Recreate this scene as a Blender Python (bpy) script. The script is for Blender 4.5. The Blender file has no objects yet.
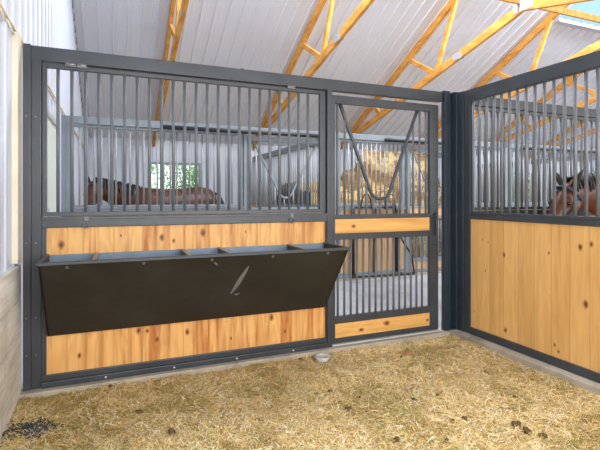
import bpy, bmesh, math, random
from mathutils import Vector, Matrix, noise
rnd = random.Random(7)
C = bpy.context.scene.collection
R = math.radians
F0 = 3.49            # plane of the stall fronts
OP = 6.30            # plane of the opposite fronts
BACK = 11.1          # back wall
RIDGE = 4.9
def roof_z(y): return (1.36+1.36) + .5*(BACK-y) if y >= RIDGE else (2.72+.5*(BACK-RIDGE)) - .5*(RIDGE-y)

# ------------------------------------------------------------------ helpers
class MB:
    def __init__(s): s.b = bmesh.new()
    def box(s, x0, x1, y0, y1, z0, z1, bev=0):
        t = bmesh.new(); bmesh.ops.create_cube(t, size=1)
        for v in t.verts:
            v.co = Vector(((x0+x1)/2+v.co.x*(x1-x0), (y0+y1)/2+v.co.y*(y1-y0), (z0+z1)/2+v.co.z*(z1-z0)))
        if bev: bmesh.ops.bevel(t, geom=t.edges[:], offset=bev, segments=2, affect='EDGES', profile=.6)
        s.merge(t); return s
    def merge(s, t):
        m = bpy.data.meshes.new('t'); t.to_mesh(m); t.free(); s.b.from_mesh(m); bpy.data.meshes.remove(m)
    def beam(s, a, b, w, h, up=(0,0,1), bev=0):
        a = Vector(a); b = Vector(b); d = (b-a); L = d.length; d.normalize()
        up = Vector(up); side = d.cross(up).normalized(); u = side.cross(d)
        t = bmesh.new(); bmesh.ops.create_cube(t, size=1)
        for v in t.verts:
            c = v.co.copy(); v.co = (a+b)/2 + d*c.x*L + side*c.y*w + u*c.z*h
        bmesh.ops.recalc_face_normals(t, faces=t.faces[:])
        if bev: bmesh.ops.bevel(t, geom=t.edges[:], offset=bev, segments=1, affect='EDGES')
        s.merge(t); return s
    def tube(s, pts, r, n=10, cap=True):
        pts = [Vector(p) for p in pts]; rs = r if isinstance(r, (list, tuple)) else [r]*len(pts)
        rings = []; prev = None
        for i, p in enumerate(pts):
            d = (pts[min(i+1, len(pts)-1)]-pts[max(i-1, 0)]).normalized()
            ref = prev if prev is not None else (Vector((0,1,0)) if abs(d.y) < .9 else Vector((1,0,0)))
            u = (ref - d*ref.dot(d)).normalized(); prev = u; w = d.cross(u)
            rings.append([s.b.verts.new(p+(u*math.cos(2*math.pi*k/n)+w*math.sin(2*math.pi*k/n))*rs[i]) for k in range(n)])
        for a, b in zip(rings, rings[1:]):
            for k in range(n):
                f = s.b.faces.new((a[k], a[(k+1)%n], b[(k+1)%n], b[k])); f.smooth = True
        if cap: s.b.faces.new(rings[0][::-1]); s.b.faces.new(rings[-1])
        return s
    def loft(s, rings, n=16):
        """rings: (centre, u vector, v vector) ellipses"""
        rr = []
        for c, u, v in rings:
            c = Vector(c); u = Vector(u); v = Vector(v)
            rr.append([s.b.verts.new(c+u*math.cos(2*math.pi*k/n)+v*math.sin(2*math.pi*k/n)) for k in range(n)])
        for a, b in zip(rr, rr[1:]):
            for k in range(n):
                f = s.b.faces.new((a[k], a[(k+1)%n], b[(k+1)%n], b[k])); f.smooth = True
        s.b.faces.new(rr[0][::-1]); s.b.faces.new(rr[-1]); return s
    def ball(s, c, rx, ry, rz, sub=2, jit=0):
        t = bmesh.new(); bmesh.ops.create_icosphere(t, subdivisions=sub, radius=1)
        o = rnd.uniform(0, 50)
        for v in t.verts:
            q = v.co*(1+jit*noise.noise(v.co*1.7+Vector((o,o,o))))
            v.co = Vector(c)+Vector((q.x*rx, q.y*ry, q.z*rz))
        for f in t.faces: f.smooth = True
        s.merge(t); return s
    def poly(s, pts, faces):
        vs = [s.b.verts.new(Vector(p)) for p in pts]
        for f in faces: s.b.faces.new([vs[i] for i in f])
        return s
    def build(s, name, mat, parent=None, loc=None):
        bmesh.ops.recalc_face_normals(s.b, faces=s.b.faces[:])
        m = bpy.data.meshes.new(name); s.b.to_mesh(m); s.b.free()
        if mat: m.materials.append(mat)
        o = bpy.data.objects.new(name, m); C.objects.link(o)
        if parent: o.parent = parent
        if loc: o.location = loc
        return o
def tag(o, label=None, cat=None, group=None, kind=None):
    if label: o['label'] = label
    if cat: o['category'] = cat
    if group: o['group'] = group
    if kind: o['kind'] = kind
    return o
def empty(name, loc, label, cat, group=None):
    o = bpy.data.objects.new(name, None); C.objects.link(o); o.location = loc; o.empty_display_size = .1
    return tag(o, label, cat, group)
def cp(src, loc, parent):
    o = src.copy(); C.objects.link(o); o.location = loc; o.parent = parent; return o

# ------------------------------------------------------------------ materials
def mat(name, col=(.5,.5,.5), rough=.5, metal=0, spec=.5):
    m = bpy.data.materials.new(name); m.use_nodes = True
    p = m.node_tree.nodes['Principled BSDF']
    p.inputs['Base Color'].default_value = (*col, 1); p.inputs['Roughness'].default_value = rough
    p.inputs['Metallic'].default_value = metal; p.inputs['Specular IOR Level'].default_value = spec
    return m
class NT:
    def __init__(s, m): s.m = m; s.t = m.node_tree; s.n = s.t.nodes; s.p = s.n['Principled BSDF']
    def new(s, typ, **kw):
        o = s.n.new(typ)
        for k, v in kw.items(): setattr(o, k, v)
        return o
    def link(s, a, b): s.t.links.new(a, b)
    def math(s, op, a, b=None, c=None):
        o = s.new('ShaderNodeMath', operation=op)
        for i, v in enumerate((a, b, c)):
            if v is None: continue
            if isinstance(v, (int, float)): o.inputs[i].default_value = v
            else: s.link(v, o.inputs[i])
        return o.outputs[0]
    def ramp(s, fac, stops, interp='LINEAR'):
        o = s.new('ShaderNodeValToRGB'); o.color_ramp.interpolation = interp
        e = o.color_ramp.elements
        while len(e) < len(stops): e.new(.5)
        for i, (p, c) in enumerate(stops): e[i].position = p; e[i].color = (*c, 1)
        s.link(fac, o.inputs[0]); return o.outputs[0]
    def noise(s, vec, scale, detail=3, rough=.5, out='Fac'):
        o = s.new('ShaderNodeTexNoise'); o.inputs['Scale'].default_value = scale
        o.inputs['Detail'].default_value = detail; o.inputs['Roughness'].default_value = rough
        if vec is not None: s.link(vec, o.inputs['Vector'])
        return o.outputs[out]
    def mix(s, fac, a, b, typ='MIX'):
        o = s.new('ShaderNodeMix', data_type='RGBA', blend_type=typ)
        for k, v in ((0, fac), (6, a), (7, b)):
            if isinstance(v, (int, float)): o.inputs[k].default_value = v
            elif isinstance(v, tuple): o.inputs[k].default_value = (*v, 1)
            else: s.link(v, o.inputs[k])
        return o.outputs[2]
    def coords(s): return s.new('ShaderNodeTexCoord').outputs['Object']
    def bump(s, h, strength=.3, dist=.01):
        o = s.new('ShaderNodeBump'); o.inputs['Strength'].default_value = strength
        o.inputs['Distance'].default_value = dist; s.link(h, o.inputs['Height']); s.link(o.outputs[0], s.p.inputs['Normal'])

def paint(name, c, rough=.42, var=.25, spec=.5):
    m = mat(name, c, rough, 0, spec); n = NT(m); v = n.coords()
    f = n.noise(v, 3.0, 5, .65)
    col = n.ramp(f, [(.3, tuple(x*(1-var) for x in c)), (.7, tuple(min(1, x*(1+var)) for x in c))])
    n.link(col, n.p.inputs['Base Color'])
    n.link(n.math('MULTIPLY_ADD', n.noise(v, 25, 3), .3, rough-.12), n.p.inputs['Roughness'])
    n.bump(n.noise(v, 180, 2), .06, .002)
    return m
M = {}
M['steel'] = paint('slate_grey_paint', (.043,.051,.061), .33)
M['post'] = paint('dark_blue_grey_paint', (.026,.038,.054), .33)
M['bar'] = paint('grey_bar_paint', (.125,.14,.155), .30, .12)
M['far_steel'] = paint('pale_blue_grey_paint', (.22,.26,.30), .42, .15)  # paler blue grey for the opposite fronts, window frames and small trims
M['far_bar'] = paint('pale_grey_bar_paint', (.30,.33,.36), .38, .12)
M['black'] = paint('black_enamel', (.018,.019,.021), .35, .3)
M['galv'] = paint('galvanised_metal', (.52,.54,.55), .35, .15)
M['bolt'] = mat('bolt_metal', (.33,.33,.34), .3, .9)
M['cream'] = paint('cream_painted_trim', (.76,.71,.58), .5, .1)
M['plate'] = paint('zinc_nail_plate', (.42,.47,.54), .35, .12)

def sheet(name, c, rough=.38):
    m = mat(name, c, rough, 0, .5); n = NT(m); v = n.coords()
    f = n.noise(v, .8, 4, .6)
    n.link(n.ramp(f, [(.3, tuple(x*.94 for x in c)), (.7, c)]), n.p.inputs['Base Color'])
    return m
M['wall'] = sheet('white_ribbed_sheet', (.62,.69,.81), .30)
M['roof'] = sheet('white_roof_sheet', (.76,.80,.91), .30)

def wood(name, base, dark, pw, axis, grain, contrast, knots, kvert=True, kscale=1.6):
    """planks side by side along `axis`; grain runs along `grain`"""
    m = mat(name, base, .45, 0, .35); n = NT(m); v = n.coords()
    sp = n.new('ShaderNodeSeparateXYZ'); n.link(v, sp.inputs[0])
    U = sp.outputs['XYZ'.index(axis)]; G = sp.outputs['XYZ'.index(grain)]
    q = n.math('DIVIDE', U, pw); idx = n.math('FLOOR', q); fr = n.math('FRACT', q)
    wn = n.new('ShaderNodeTexWhiteNoise', noise_dimensions='1D'); n.link(idx, wn.inputs['W'])
    r = wn.outputs['Value']
    # stretched grain coordinates, warped
    cb = n.new('ShaderNodeCombineXYZ')
    n.link(n.math('MULTIPLY', U, 14.0), cb.inputs[0]); n.link(n.math('MULTIPLY', G, 1.1), cb.inputs[1]); n.link(n.math('MULTIPLY', idx, 3.7), cb.inputs[2])
    g1 = n.noise(cb.outputs[0], 1.6, 6, .62)
    cb2 = n.new('ShaderNodeCombineXYZ')
    n.link(n.math('MULTIPLY', U, 6.0), cb2.inputs[0]); n.link(n.math('MULTIPLY', G, 1.0), cb2.inputs[1]); n.link(n.math('MULTIPLY', idx, 9.1), cb2.inputs[2])
    g2 = n.noise(cb2.outputs[0], 1.0, 2, .5)
    rings = n.math('SINE', n.math('MULTIPLY', g2, 60.0))
    tone = n.math('ADD', n.math('MULTIPLY', g1, .95), n.math('MULTIPLY', n.math('SUBTRACT', r, .48), .24))
    mid = tuple((a*.62+b*.38) for a, b in zip(base, dark))
    col = n.ramp(tone, [(.30, tuple(min(1, x*1.08) for x in base)), (.46, base), (.44+.22/contrast, mid), (.48+.42/contrast, dark)])
    col = n.mix(n.math('MULTIPLY', n.math('MULTIPLY_ADD', rings, .5, .5), .13*contrast), col, dark)
    cb3 = n.new('ShaderNodeCombineXYZ')
    n.link(n.math('MULTIPLY', U, 22.0), cb3.inputs[0]); n.link(n.math('MULTIPLY', G, .9), cb3.inputs[1]); n.link(n.math('MULTIPLY', idx, 5.3), cb3.inputs[2])
    g3 = n.noise(cb3.outputs[0], 1.0, 2, .4)
    col = n.mix(n.math('MULTIPLY', n.ramp(g3, [(.60, (0,0,0)), (.70, (1,1,1))]), .42*contrast-.15), col, dark)
    acc = None
    for (ku, kg, kr) in knots:
        du = n.math('SUBTRACT', U, ku); dg = n.math('MULTIPLY', n.math('SUBTRACT', G, kg), .62)
        d = n.math('SQRT', n.math('ADD', n.math('MULTIPLY', du, du), n.math('MULTIPLY', dg, dg)))
        k = n.math('SUBTRACT', 1.0, n.math('DIVIDE', d, kr*1.15))
        acc = k if acc is None else n.math('MAXIMUM', acc, k)
    if acc is not None:
        a2 = n.math('ADD', acc, n.math('MULTIPLY', n.math('SUBTRACT', n.noise(v, 45, 3), .5), .5))
        mr = n.ramp(a2, [(.02, (0,0,0)), (.35, (.6,.6,.6)), (.55, (1,1,1))])
        col = n.mix(n.math('MULTIPLY', mr, .85), col, (.22,.075,.018))
        core = n.ramp(a2, [(.55, (0,0,0)), (.75, (1,1,1))])
        col = n.mix(n.math('MULTIPLY', core, .7), col, (.05,.02,.008))
    # random small knots
    cbk = n.new('ShaderNodeCombineXYZ'); n.link(U, cbk.inputs[0]); n.link(n.math('MULTIPLY', G, .6), cbk.inputs[1])
    vo = n.new('ShaderNodeTexVoronoi'); vo.inputs['Scale'].default_value = kscale*2.2; n.link(cbk.outputs[0], vo.inputs['Vector'])
    vc = n.new('ShaderNodeSeparateColor'); n.link(vo.outputs['Color'], vc.inputs[0])
    small = n.math('MULTIPLY', n.math('LESS_THAN', vo.outputs['Distance'], .032*kscale/1.6), n.math('GREATER_THAN', vc.outputs[0], .35))
    col = n.mix(n.math('MULTIPLY', small, .65), col, (.20,.07,.02))
    edge = n.math('MINIMUM', fr, n.math('SUBTRACT', 1.0, fr))
    gr = n.math('LESS_THAN', edge, .016)
    col = n.mix(n.math('MULTIPLY', gr, .45), col, (.22,.10,.03))
    n.link(col, n.p.inputs['Base Color'])
    n.bump(n.math('SUBTRACT', n.math('MULTIPLY', g1, .3), gr), .35, .004)
    return m
front_knots = [(-.332,1.03,.022),(.335,1.055,.020),(.42,1.03,.014),(.64,1.085,.024),(.17,.38,.02),(.23,.37,.012),(.30,.30,.014),
               (1.20,.37,.020),(1.41,.43,.013),(.52,.33,.018),(.86,.24,.010),(-.22,.25,.014),(.05,1.08,.008),(.98,1.08,.007),(1.32,.24,.012)]
M['pine'] = wood('honey_pine_boards', (.75,.43,.15), (.43,.12,.022), .0985, 'X', 'Z', 1.7, front_knots)
side_knots = [(3.085,.975,.007),(3.02,.955,.006),(2.845,.865,.016),(2.83,.225,.017),(2.42,.93,.010),(2.17,1.0,.018),(2.09,1.03,.016),(2.13,.60,.022),
              (2.37,.24,.010),(2.34,.20,.010),(3.05,.70,.007),(3.18,.30,.006)]
M['pine_side'] = wood('pale_pine_boards', (.75,.45,.165), (.52,.25,.07), .150, 'Y', 'Z', 1.0, side_knots)
M['pine_plank'] = wood('orange_pine_plank', (.78,.46,.15), (.48,.19,.045), .5, 'Z', 'X', 1.0, [(1.10,1.97,.018),(.20,2.32,.025),(.17,2.05,.02),(.18,2.78,.015)])
M['far_pine'] = wood('aisle_pine_boards', (.68,.45,.23), (.42,.20,.07), .137, 'X', 'Z', 1.3, [])
def timber():
    m = mat('truss_lumber', (.66,.36,.10), .55, 0, .3); n = NT(m); v = n.coords()
    mp = n.new('ShaderNodeMapping'); mp.inputs['Scale'].default_value = (6, 1.2, 4); n.link(v, mp.inputs[0])
    g = n.noise(mp.outputs[0], 2.2, 6, .65)
    col = n.ramp(g, [(.3, (.80,.47,.15)), (.5, (.70,.34,.07)), (.72, (.45,.17,.03))])
    n.link(col, n.p.inputs['Base Color']); return m
M['timber'] = timber()

def concrete(name, c, sc=4):
    m = mat(name, c, .85, 0, .2); n = NT(m); v = n.coords()
    f = n.noise(v, sc, 8, .7); f2 = n.noise(v, sc*9, 3)
    col = n.ramp(f, [(.3, tuple(x*.62 for x in c)), (.5, c), (.72, tuple(min(1, x*1.22) for x in c))])
    n.link(col, n.p.inputs['Base Color']); n.bump(n.math('ADD', f, f2), .4, .006); return m
M['sill'] = concrete('stained_concrete_sill', (.40,.36,.30))
M['aisle'] = concrete('pale_aisle_concrete', (.29,.295,.32), .7)
def kickboard():
    m = mat('whitewashed_boards', (.6,.6,.56), .8, 0, .2); n = NT(m); v = n.coords()
    mp = n.new('ShaderNodeMapping'); mp.inputs['Scale'].default_value = (1, .6, 7); n.link(v, mp.inputs[0])
    f = n.noise(mp.outputs[0], 2.5, 7, .7); d = n.noise(v, 2.2, 5, .6)
    col = n.ramp(f, [(.3, (.52,.50,.46)), (.52, (.72,.71,.67)), (.7, (.84,.84,.81))])
    col = n.mix(n.ramp(d, [(.52, (0,0,0)), (.75, (.55,.55,.55))]), col, (.38,.31,.21))
    n.link(col, n.p.inputs['Base Color']); n.bump(f, .3, .006); return m
M['kick'] = kickboard()
def troughm():
    m = mat('dark_brown_rubbed_steel', (.03,.027,.022), .45, 0, .45); n = NT(m); v = n.coords()
    f = n.noise(v, 2.6, 6, .65); f2 = n.noise(v, 30, 5, .7)
    col = n.ramp(f, [(.30, (.014,.0135,.012)), (.55, (.024,.023,.020)), (.75, (.038,.036,.032))])
    col = n.mix(n.ramp(f2, [(.62, (0,0,0)), (.8, (.22,.22,.22))]), col, (.16,.15,.13))
    n.link(col, n.p.inputs['Base Color'])
    n.link(n.math('MULTIPLY_ADD', f2, .35, .28), n.p.inputs['Roughness']); return m
M['trough'] = troughm()
M['trough_in'] = paint('trough_inside_sky_tint', (.17,.23,.30), .35, .2)  # blue grey puts reflected sky into the colour of the trough's inside
M['scuff'] = mat('chalky_scuff', (.15,.148,.14), .8)

def attr_mat(name, rough=.7, trans=0):
    m = mat(name, (.6,.45,.2), rough, 0, .25); n = NT(m)
    a = n.new('ShaderNodeAttribute'); a.attribute_name = 'Col'
    n.link(a.outputs['Color'], n.p.inputs['Base Color'])
    if trans:
        tr = n.new('ShaderNodeBsdfTranslucent'); n.link(a.outputs['Color'], tr.inputs[0])
        mx = n.new('ShaderNodeMixShader'); mx.inputs[0].default_value = trans
        n.link(n.p.outputs[0], mx.inputs[1]); n.link(tr.outputs[0], mx.inputs[2]); n.link(mx.outputs[0], n.n['Material Output'].inputs[0])
    return m
M['straw'] = attr_mat('straw_blades')
M['leaf'] = attr_mat('leaves', .5, .5)
def bedding_mat():
    m = mat('chopped_hay_bedding', (.5,.4,.2), .95, 0, .1); n = NT(m); v = n.coords()
    a = n.noise(v, 2.2, 5, .6); b = n.noise(v, 60, 5, .75); c = n.noise(v, 9, 4, .6)
    col = n.ramp(b, [(.3, (.15,.095,.033)), (.5, (.42,.29,.11)), (.7, (.74,.56,.25))])
    col = n.mix(n.ramp(c, [(.48, (0,0,0)), (.68, (.5,.5,.5))]), col, (.24,.20,.07))
    col = n.mix(n.ramp(a, [(.5, (0,0,0)), (.72, (.5,.5,.5))]), col, (.62,.50,.32))
    n.link(col, n.p.inputs['Base Color']); n.bump(b, .9, .012); return m
M['bed'] = bedding_mat()
def manurem():
    m = mat('dark_manure', (.07,.045,.02), .9, 0, .1); n = NT(m); v = n.coords()
    f = n.noise(v, 90, 4, .7); n.link(n.ramp(f, [(.35, (.06,.036,.018)), (.65, (.20,.13,.06))]), n.p.inputs['Base Color']); n.bump(f, .8, .004); return m
M['dung'] = manurem()

# ------------------------------------------------------------------ setting
# aisle and ground
MB().box(-.62, 20, -1.3, BACK, -.2, -.03).build('floor', M['aisle'])['kind'] = 'structure'
o = MB().box(-.6, 20, F0+.06, OP-.06, -.03, .03).build('trim_1', M['aisle']); o['kind'] = 'structure'   # raised aisle slab

def ribbed(name, mk, mat_, axis_len, pitch=.2286, w=.045, h=.02):
    pass
# left wall: ribbed sheet, ribs along z
mb = MB()
YL0, YL1 = -1.3, BACK
def ztop(y): return roof_z(y)+.03
def wall_strip(y0, y1, x, zb):
    # sheet between y0,y1 following the roof slope
    zs = [(y0, ztop(y0)), (y1, ztop(y1))]
    mb.poly([(x, y0, zb), (x, y1, zb), (x, y1, zs[1][1]), (x, y0, zs[0][1]),
             (x-.04, y0, zb), (x-.04, y1, zb), (x-.04, y1, zs[1][1]), (x-.04, y0, zs[0][1])],
            [(0,1,2,3), (4,7,6,5), (0,4,5,1), (3,2,6,7), (0,3,7,4), (1,5,6,2)])
DY0, DY1, DZ = 4.62, 5.78, 2.20
wall_strip(YL0, DY0, -.60, 0); wall_strip(DY1, YL1, -.60, 0); 
mb.poly([(-.6,DY0,DZ),(-.6,DY1,DZ),(-.6,DY1,ztop(DY1)),(-.6,RIDGE,ztop(RIDGE)),(-.6,DY0,ztop(DY0)),
         (-.64,DY0,DZ),(-.64,DY1,DZ),(-.64,DY1,ztop(DY1)),(-.64,RIDGE,ztop(RIDGE)),(-.64,DY0,ztop(DY0))],
        [(0,1,2,3,4),(9,8,7,6,5),(0,5,6,1),(2,7,8,3),(3,8,9,4)])
y = YL0+.1
while y < YL1:
    zb = 0 if not (DY0-.04 < y < DY1+.04) else DZ
    zt = ztop(y)-.05
    for dy, w, h in ((0, .05, .011), (.076, .02, .003), (.152, .02, .003)):
        yy = y+dy
        if yy > YL1-.05 or (DY0-.04 < yy < DY1+.04) != (zb > 0): continue
        if h > .01 and zt > 2.46: 
            mb.poly([(-.6,yy-w/2,zb),(-.6+h,yy-w/4,zb),(-.6+h,yy+w/4,zb),(-.6,yy+w/2,zb),(-.6,yy-w/2,zt),(-.6+h,yy-w/4,zt),(-.6+h,yy+w/4,zt),(-.6,yy+w/2,zt)],
                [(0,1,5,4),(1,2,6,5),(2,3,7,6),(0,3,2,1),(4,5,6,7)])
        else:
            mb.poly([(-.6,yy-w/2,zb),(-.6+h,yy,zb),(-.6,yy+w/2,zb),(-.6,yy-w/2,zt),(-.6+h,yy,zt),(-.6,yy+w/2,zt)],[(0,1,4,3),(1,2,5,4)])
    y += .2286
mb.build('wall_left', M['wall'])['kind'] = 'structure'
# horizontal flashing on the gable wall, scalloped at each rib
mb = MB().box(-.60, -.572, -1.2, BACK-.02, 2.42, 2.435)
y = -1.2
while y < BACK-.1:
    mb.tube([(-.585, y, 2.42), (-.575, y+.05, 2.385), (-.575, y+.12, 2.378), (-.585, y+.19, 2.42)], .006, 6); y += .2286
o = mb.build('trim_2', M['cream']); o['kind'] = 'structure'
# jagged closure strip where the gable wall meets the roof
mb = MB(); y = -1.0
while y < BACK:
    z = roof_z(y); mb.box(-.60, -.575, y, y+.13, z-.10, z-.02); y += .229
o = mb.build('trim_3', M['far_steel']); o['kind'] = 'structure'
# kick boards
mb = MB(); z = -.02
for h in (.235, .235, .235, .235):
    mb.box(-.60, -.568, -1.3, F0-.03, z, z+h-.006, .006); z += h
mb.build('baseboard_left', M['kick'])['kind'] = 'structure'
o = MB().box(-.602, -.566, F0-.15, F0-.03, .93, 2.42, .004).build('trim_4', M['cream']); o['kind'] = 'structure'
# side door of the aisle in the left wall
M['milk'] = mat('pale_green_glazed_door', (.78,.88,.82), .3, 0, .5)
d = bpy.data.objects.new('door_1', None); C.objects.link(d); d['kind'] = 'structure'; d.location = (-.6, DY0, 0)
MB().box(-.03, .0, .05, 1.11, .0, 2.15).build('door_panel', M['milk'], d)
MB().box(-.03, .02, 0, .05, .0, DZ).box(-.03, .02, 1.11, 1.16, .0, DZ).box(-.03, .02, .05, 1.11, 2.15, DZ).box(-.002,.012,.05,1.11,1.0,1.05).build('door_frame', M['galv'], d)
MB().tube([(.01,.1,1.1),(.05,.1,1.1),(.05,.1,1.25),(.01,.1,1.25)], .008).build('door_handle', M['galv'], d)

# back wall with windows
wins = [.755, 12.1]
WZ0, WZ1, WW = 1.17, 2.19, 1.23
mb = MB(); xs = [-.62]
for w in wins: xs += [w, w+WW]
xs.append(20)
zt = roof_z(BACK)+.02
for i in range(len(xs)-1):
    if i % 2 == 0: mb.box(xs[i], xs[i+1], BACK, BACK+.05, -.2, zt)
    else: mb.box(xs[i], xs[i+1], BACK, BACK+.05, -.2, WZ0); mb.box(xs[i], xs[i+1], BACK, BACK+.05, WZ1, zt)
x = -.5
while x < 20:
    hit = any(w-.05 < x < w+WW+.05 for w in wins)
    for z0, z1 in ([(0, zt-.02)] if not hit else [(0, WZ0-.02), (WZ1+.02, zt-.02)]):
        mb.poly([(x-.022,BACK,z0),(x-.011,BACK-.018,z0),(x+.011,BACK-.018,z0),(x+.022,BACK,z0),(x-.022,BACK,z1),(x-.011,BACK-.018,z1),(x+.011,BACK-.018,z1),(x+.022,BACK,z1)],
                [(0,1,5,4),(1,2,6,5),(2,3,7,6)])
    x += .2286
mb.build('wall_back', M['wall'])['kind'] = 'structure'
M['glass'] = mat('window_glass', (.9,.95,.95), .02); NT(M['glass']).p.inputs['Transmission Weight'].default_value = 1
_n = NT(M['glass']); _tr = _n.new('ShaderNodeBsdfTransparent'); _tr.inputs[0].default_value = (.93,.96,.95,1); _gl = _n.new('ShaderNodeBsdfGlossy'); _gl.inputs[1].default_value = .03
_mx = _n.new('ShaderNodeMixShader'); _mx.inputs[0].default_value = .06; _n.link(_tr.outputs[0], _mx.inputs[1]); _n.link(_gl.outputs[0], _mx.inputs[2]); _n.link(_mx.outputs[0], _n.n['Material Output'].inputs[0])
for i, w in enumerate(wins):
    e = bpy.data.objects.new('window_%d' % (i+1), None); C.objects.link(e); e['kind'] = 'structure'; e.location = (w, BACK, WZ0)
    f = MB(); t = .05; H = WZ1-WZ0
    f.box(0, t, -.03, .05, 0, H).box(WW-t, WW, -.03, .05, 0, H).box(t, WW-t, -.03, .05, 0, t).box(t, WW-t, -.03, .05, H-t, H).box(WW/2-.012, WW/2+.012, .0, .03, t, H-t)
    fo = f.build('window_frame', M['far_steel'], e)
    MB().box(t, WW-t, .012, .018, t, H-t).build('window_pane', M['glass'], fo)
# unseen near wall, left open above a low wall to admit light; far gable
MB().box(-.62, 20, -1.36, -1.3, -.2, .95).build('wall_near', M['wall'])['kind'] = 'structure'
mb = MB()
mb.poly([(20,-1.3,-.2),(20,BACK,-.2),(20,BACK,roof_z(BACK)),(20,RIDGE,roof_z(RIDGE)),(20,-1.3,roof_z(-1.3)),
         (20.05,-1.3,-.2),(20.05,BACK,-.2),(20.05,BACK,roof_z(BACK)),(20.05,RIDGE,roof_z(RIDGE)),(20.05,-1.3,roof_z(-1.3))],
        [(0,1,2,3,4),(9,8,7,6,5),(0,5,6,1),(1,6,7,2),(2,7,8,3),(3,8,9,4),(4,9,5,0)])
mb.build('wall_right', M['wall'])['kind'] = 'structure'
# roof: two sloping ribbed sheets with a translucent ridge section
SKX0, SKX1, SKY = 8.45, 11.8, 6.42
def slope(mb, x0, x1, ya, yb):
    za, zb = roof_z(ya), roof_z(yb)
    mb.poly([(x0,ya,za),(x1,ya,za),(x1,yb,zb),(x0,yb,zb),(x0,ya,za+.04),(x1,ya,za+.04),(x1,yb,zb+.04),(x0,yb,zb+.04)],
            [(0,1,2,3),(4,7,6,5),(0,4,5,1),(1,5,6,2),(2,6,7,3),(3,7,4,0)])
def ribs(mb, x0, x1, ya, yb, pitch=.2286):
    x = math.ceil(x0/pitch)*pitch
    za, zb = roof_z(ya), roof_z(yb)
    while x < x1-.03:
        for dx, w, h in ((0, .040, .030), (.076, .016, .003), (.152, .016, .003)):
            q = x+dx
            if q > x1-.03: continue
            mb.poly([(q-w/2,ya,za),(q-w/4,ya,za-h),(q+w/4,ya,za-h),(q+w/2,ya,za),(q-w/2,yb,zb),(q-w/4,yb,zb-h),(q+w/4,yb,zb-h),(q+w/2,yb,zb)],
                    [(0,4,5,1),(1,5,6,2),(2,6,7,3)])
        x += pitch
mb = MB()
for a, b, c, dd in ((-.7, SKX0, RIDGE, BACK+.05), (SKX0, SKX1, SKY, BACK+.05), (SKX1, 20.1, RIDGE, BACK+.05)):
    slope(mb, a, b, c, dd); ribs(mb, a, b, c, dd-.08)
for a, b, c, dd in ((-.7, SKX0, -1.4, RIDGE), (SKX0, SKX1, -1.4, 2*RIDGE-SKY), (SKX1, 20.1, -1.4, RIDGE)):
    slope(mb, a, b, c, dd); ribs(mb, a, b, c, dd)
mb.build('ceiling', M['roof'])['kind'] = 'structure'
M['sky_panel'] = mat('blue_translucent_roof_panel', (.62,.82,.92), .4)
_n = NT(M['sky_panel']); _tr = _n.new('ShaderNodeBsdfTranslucent'); _tr.inputs[0].default_value = (.34,.52,.62,1)
_mx = _n.new('ShaderNodeMixShader'); _mx.inputs[0].default_value = .8; _n.link(_n.p.outputs[0], _mx.inputs[1]); _n.link(_tr.outputs[0], _mx.inputs[2]); _n.link(_mx.outputs[0], _n.n['Material Output'].inputs[0])
mb = MB()
for ya, yb in ((RIDGE, SKY), (2*RIDGE-SKY, RIDGE)):
    za, zb = roof_z(ya), roof_z(yb)
    n_ = 44
    pts = []; fs = []
    for i in range(n_+1):
        x = SKX0+(SKX1-SKX0)*i/n_; dz = -.018 if i % 3 == 0 else 0
        pts += [(x, ya, za+.01+dz), (x, yb, zb+.01+dz)]
        if i: fs.append((2*i-2, 2*i, 2*i+1, 2*i-1))
    mb.poly(pts, fs)
mb.build('window_3', M['sky_panel'])['kind'] = 'structure'
MB().box(SKX0, SKX1, SKY-.02, SKY+.12, roof_z(SKY)-.085, roof_z(SKY)-.03).build('trim_5', M['wall'])['kind'] = 'structure'

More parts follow.
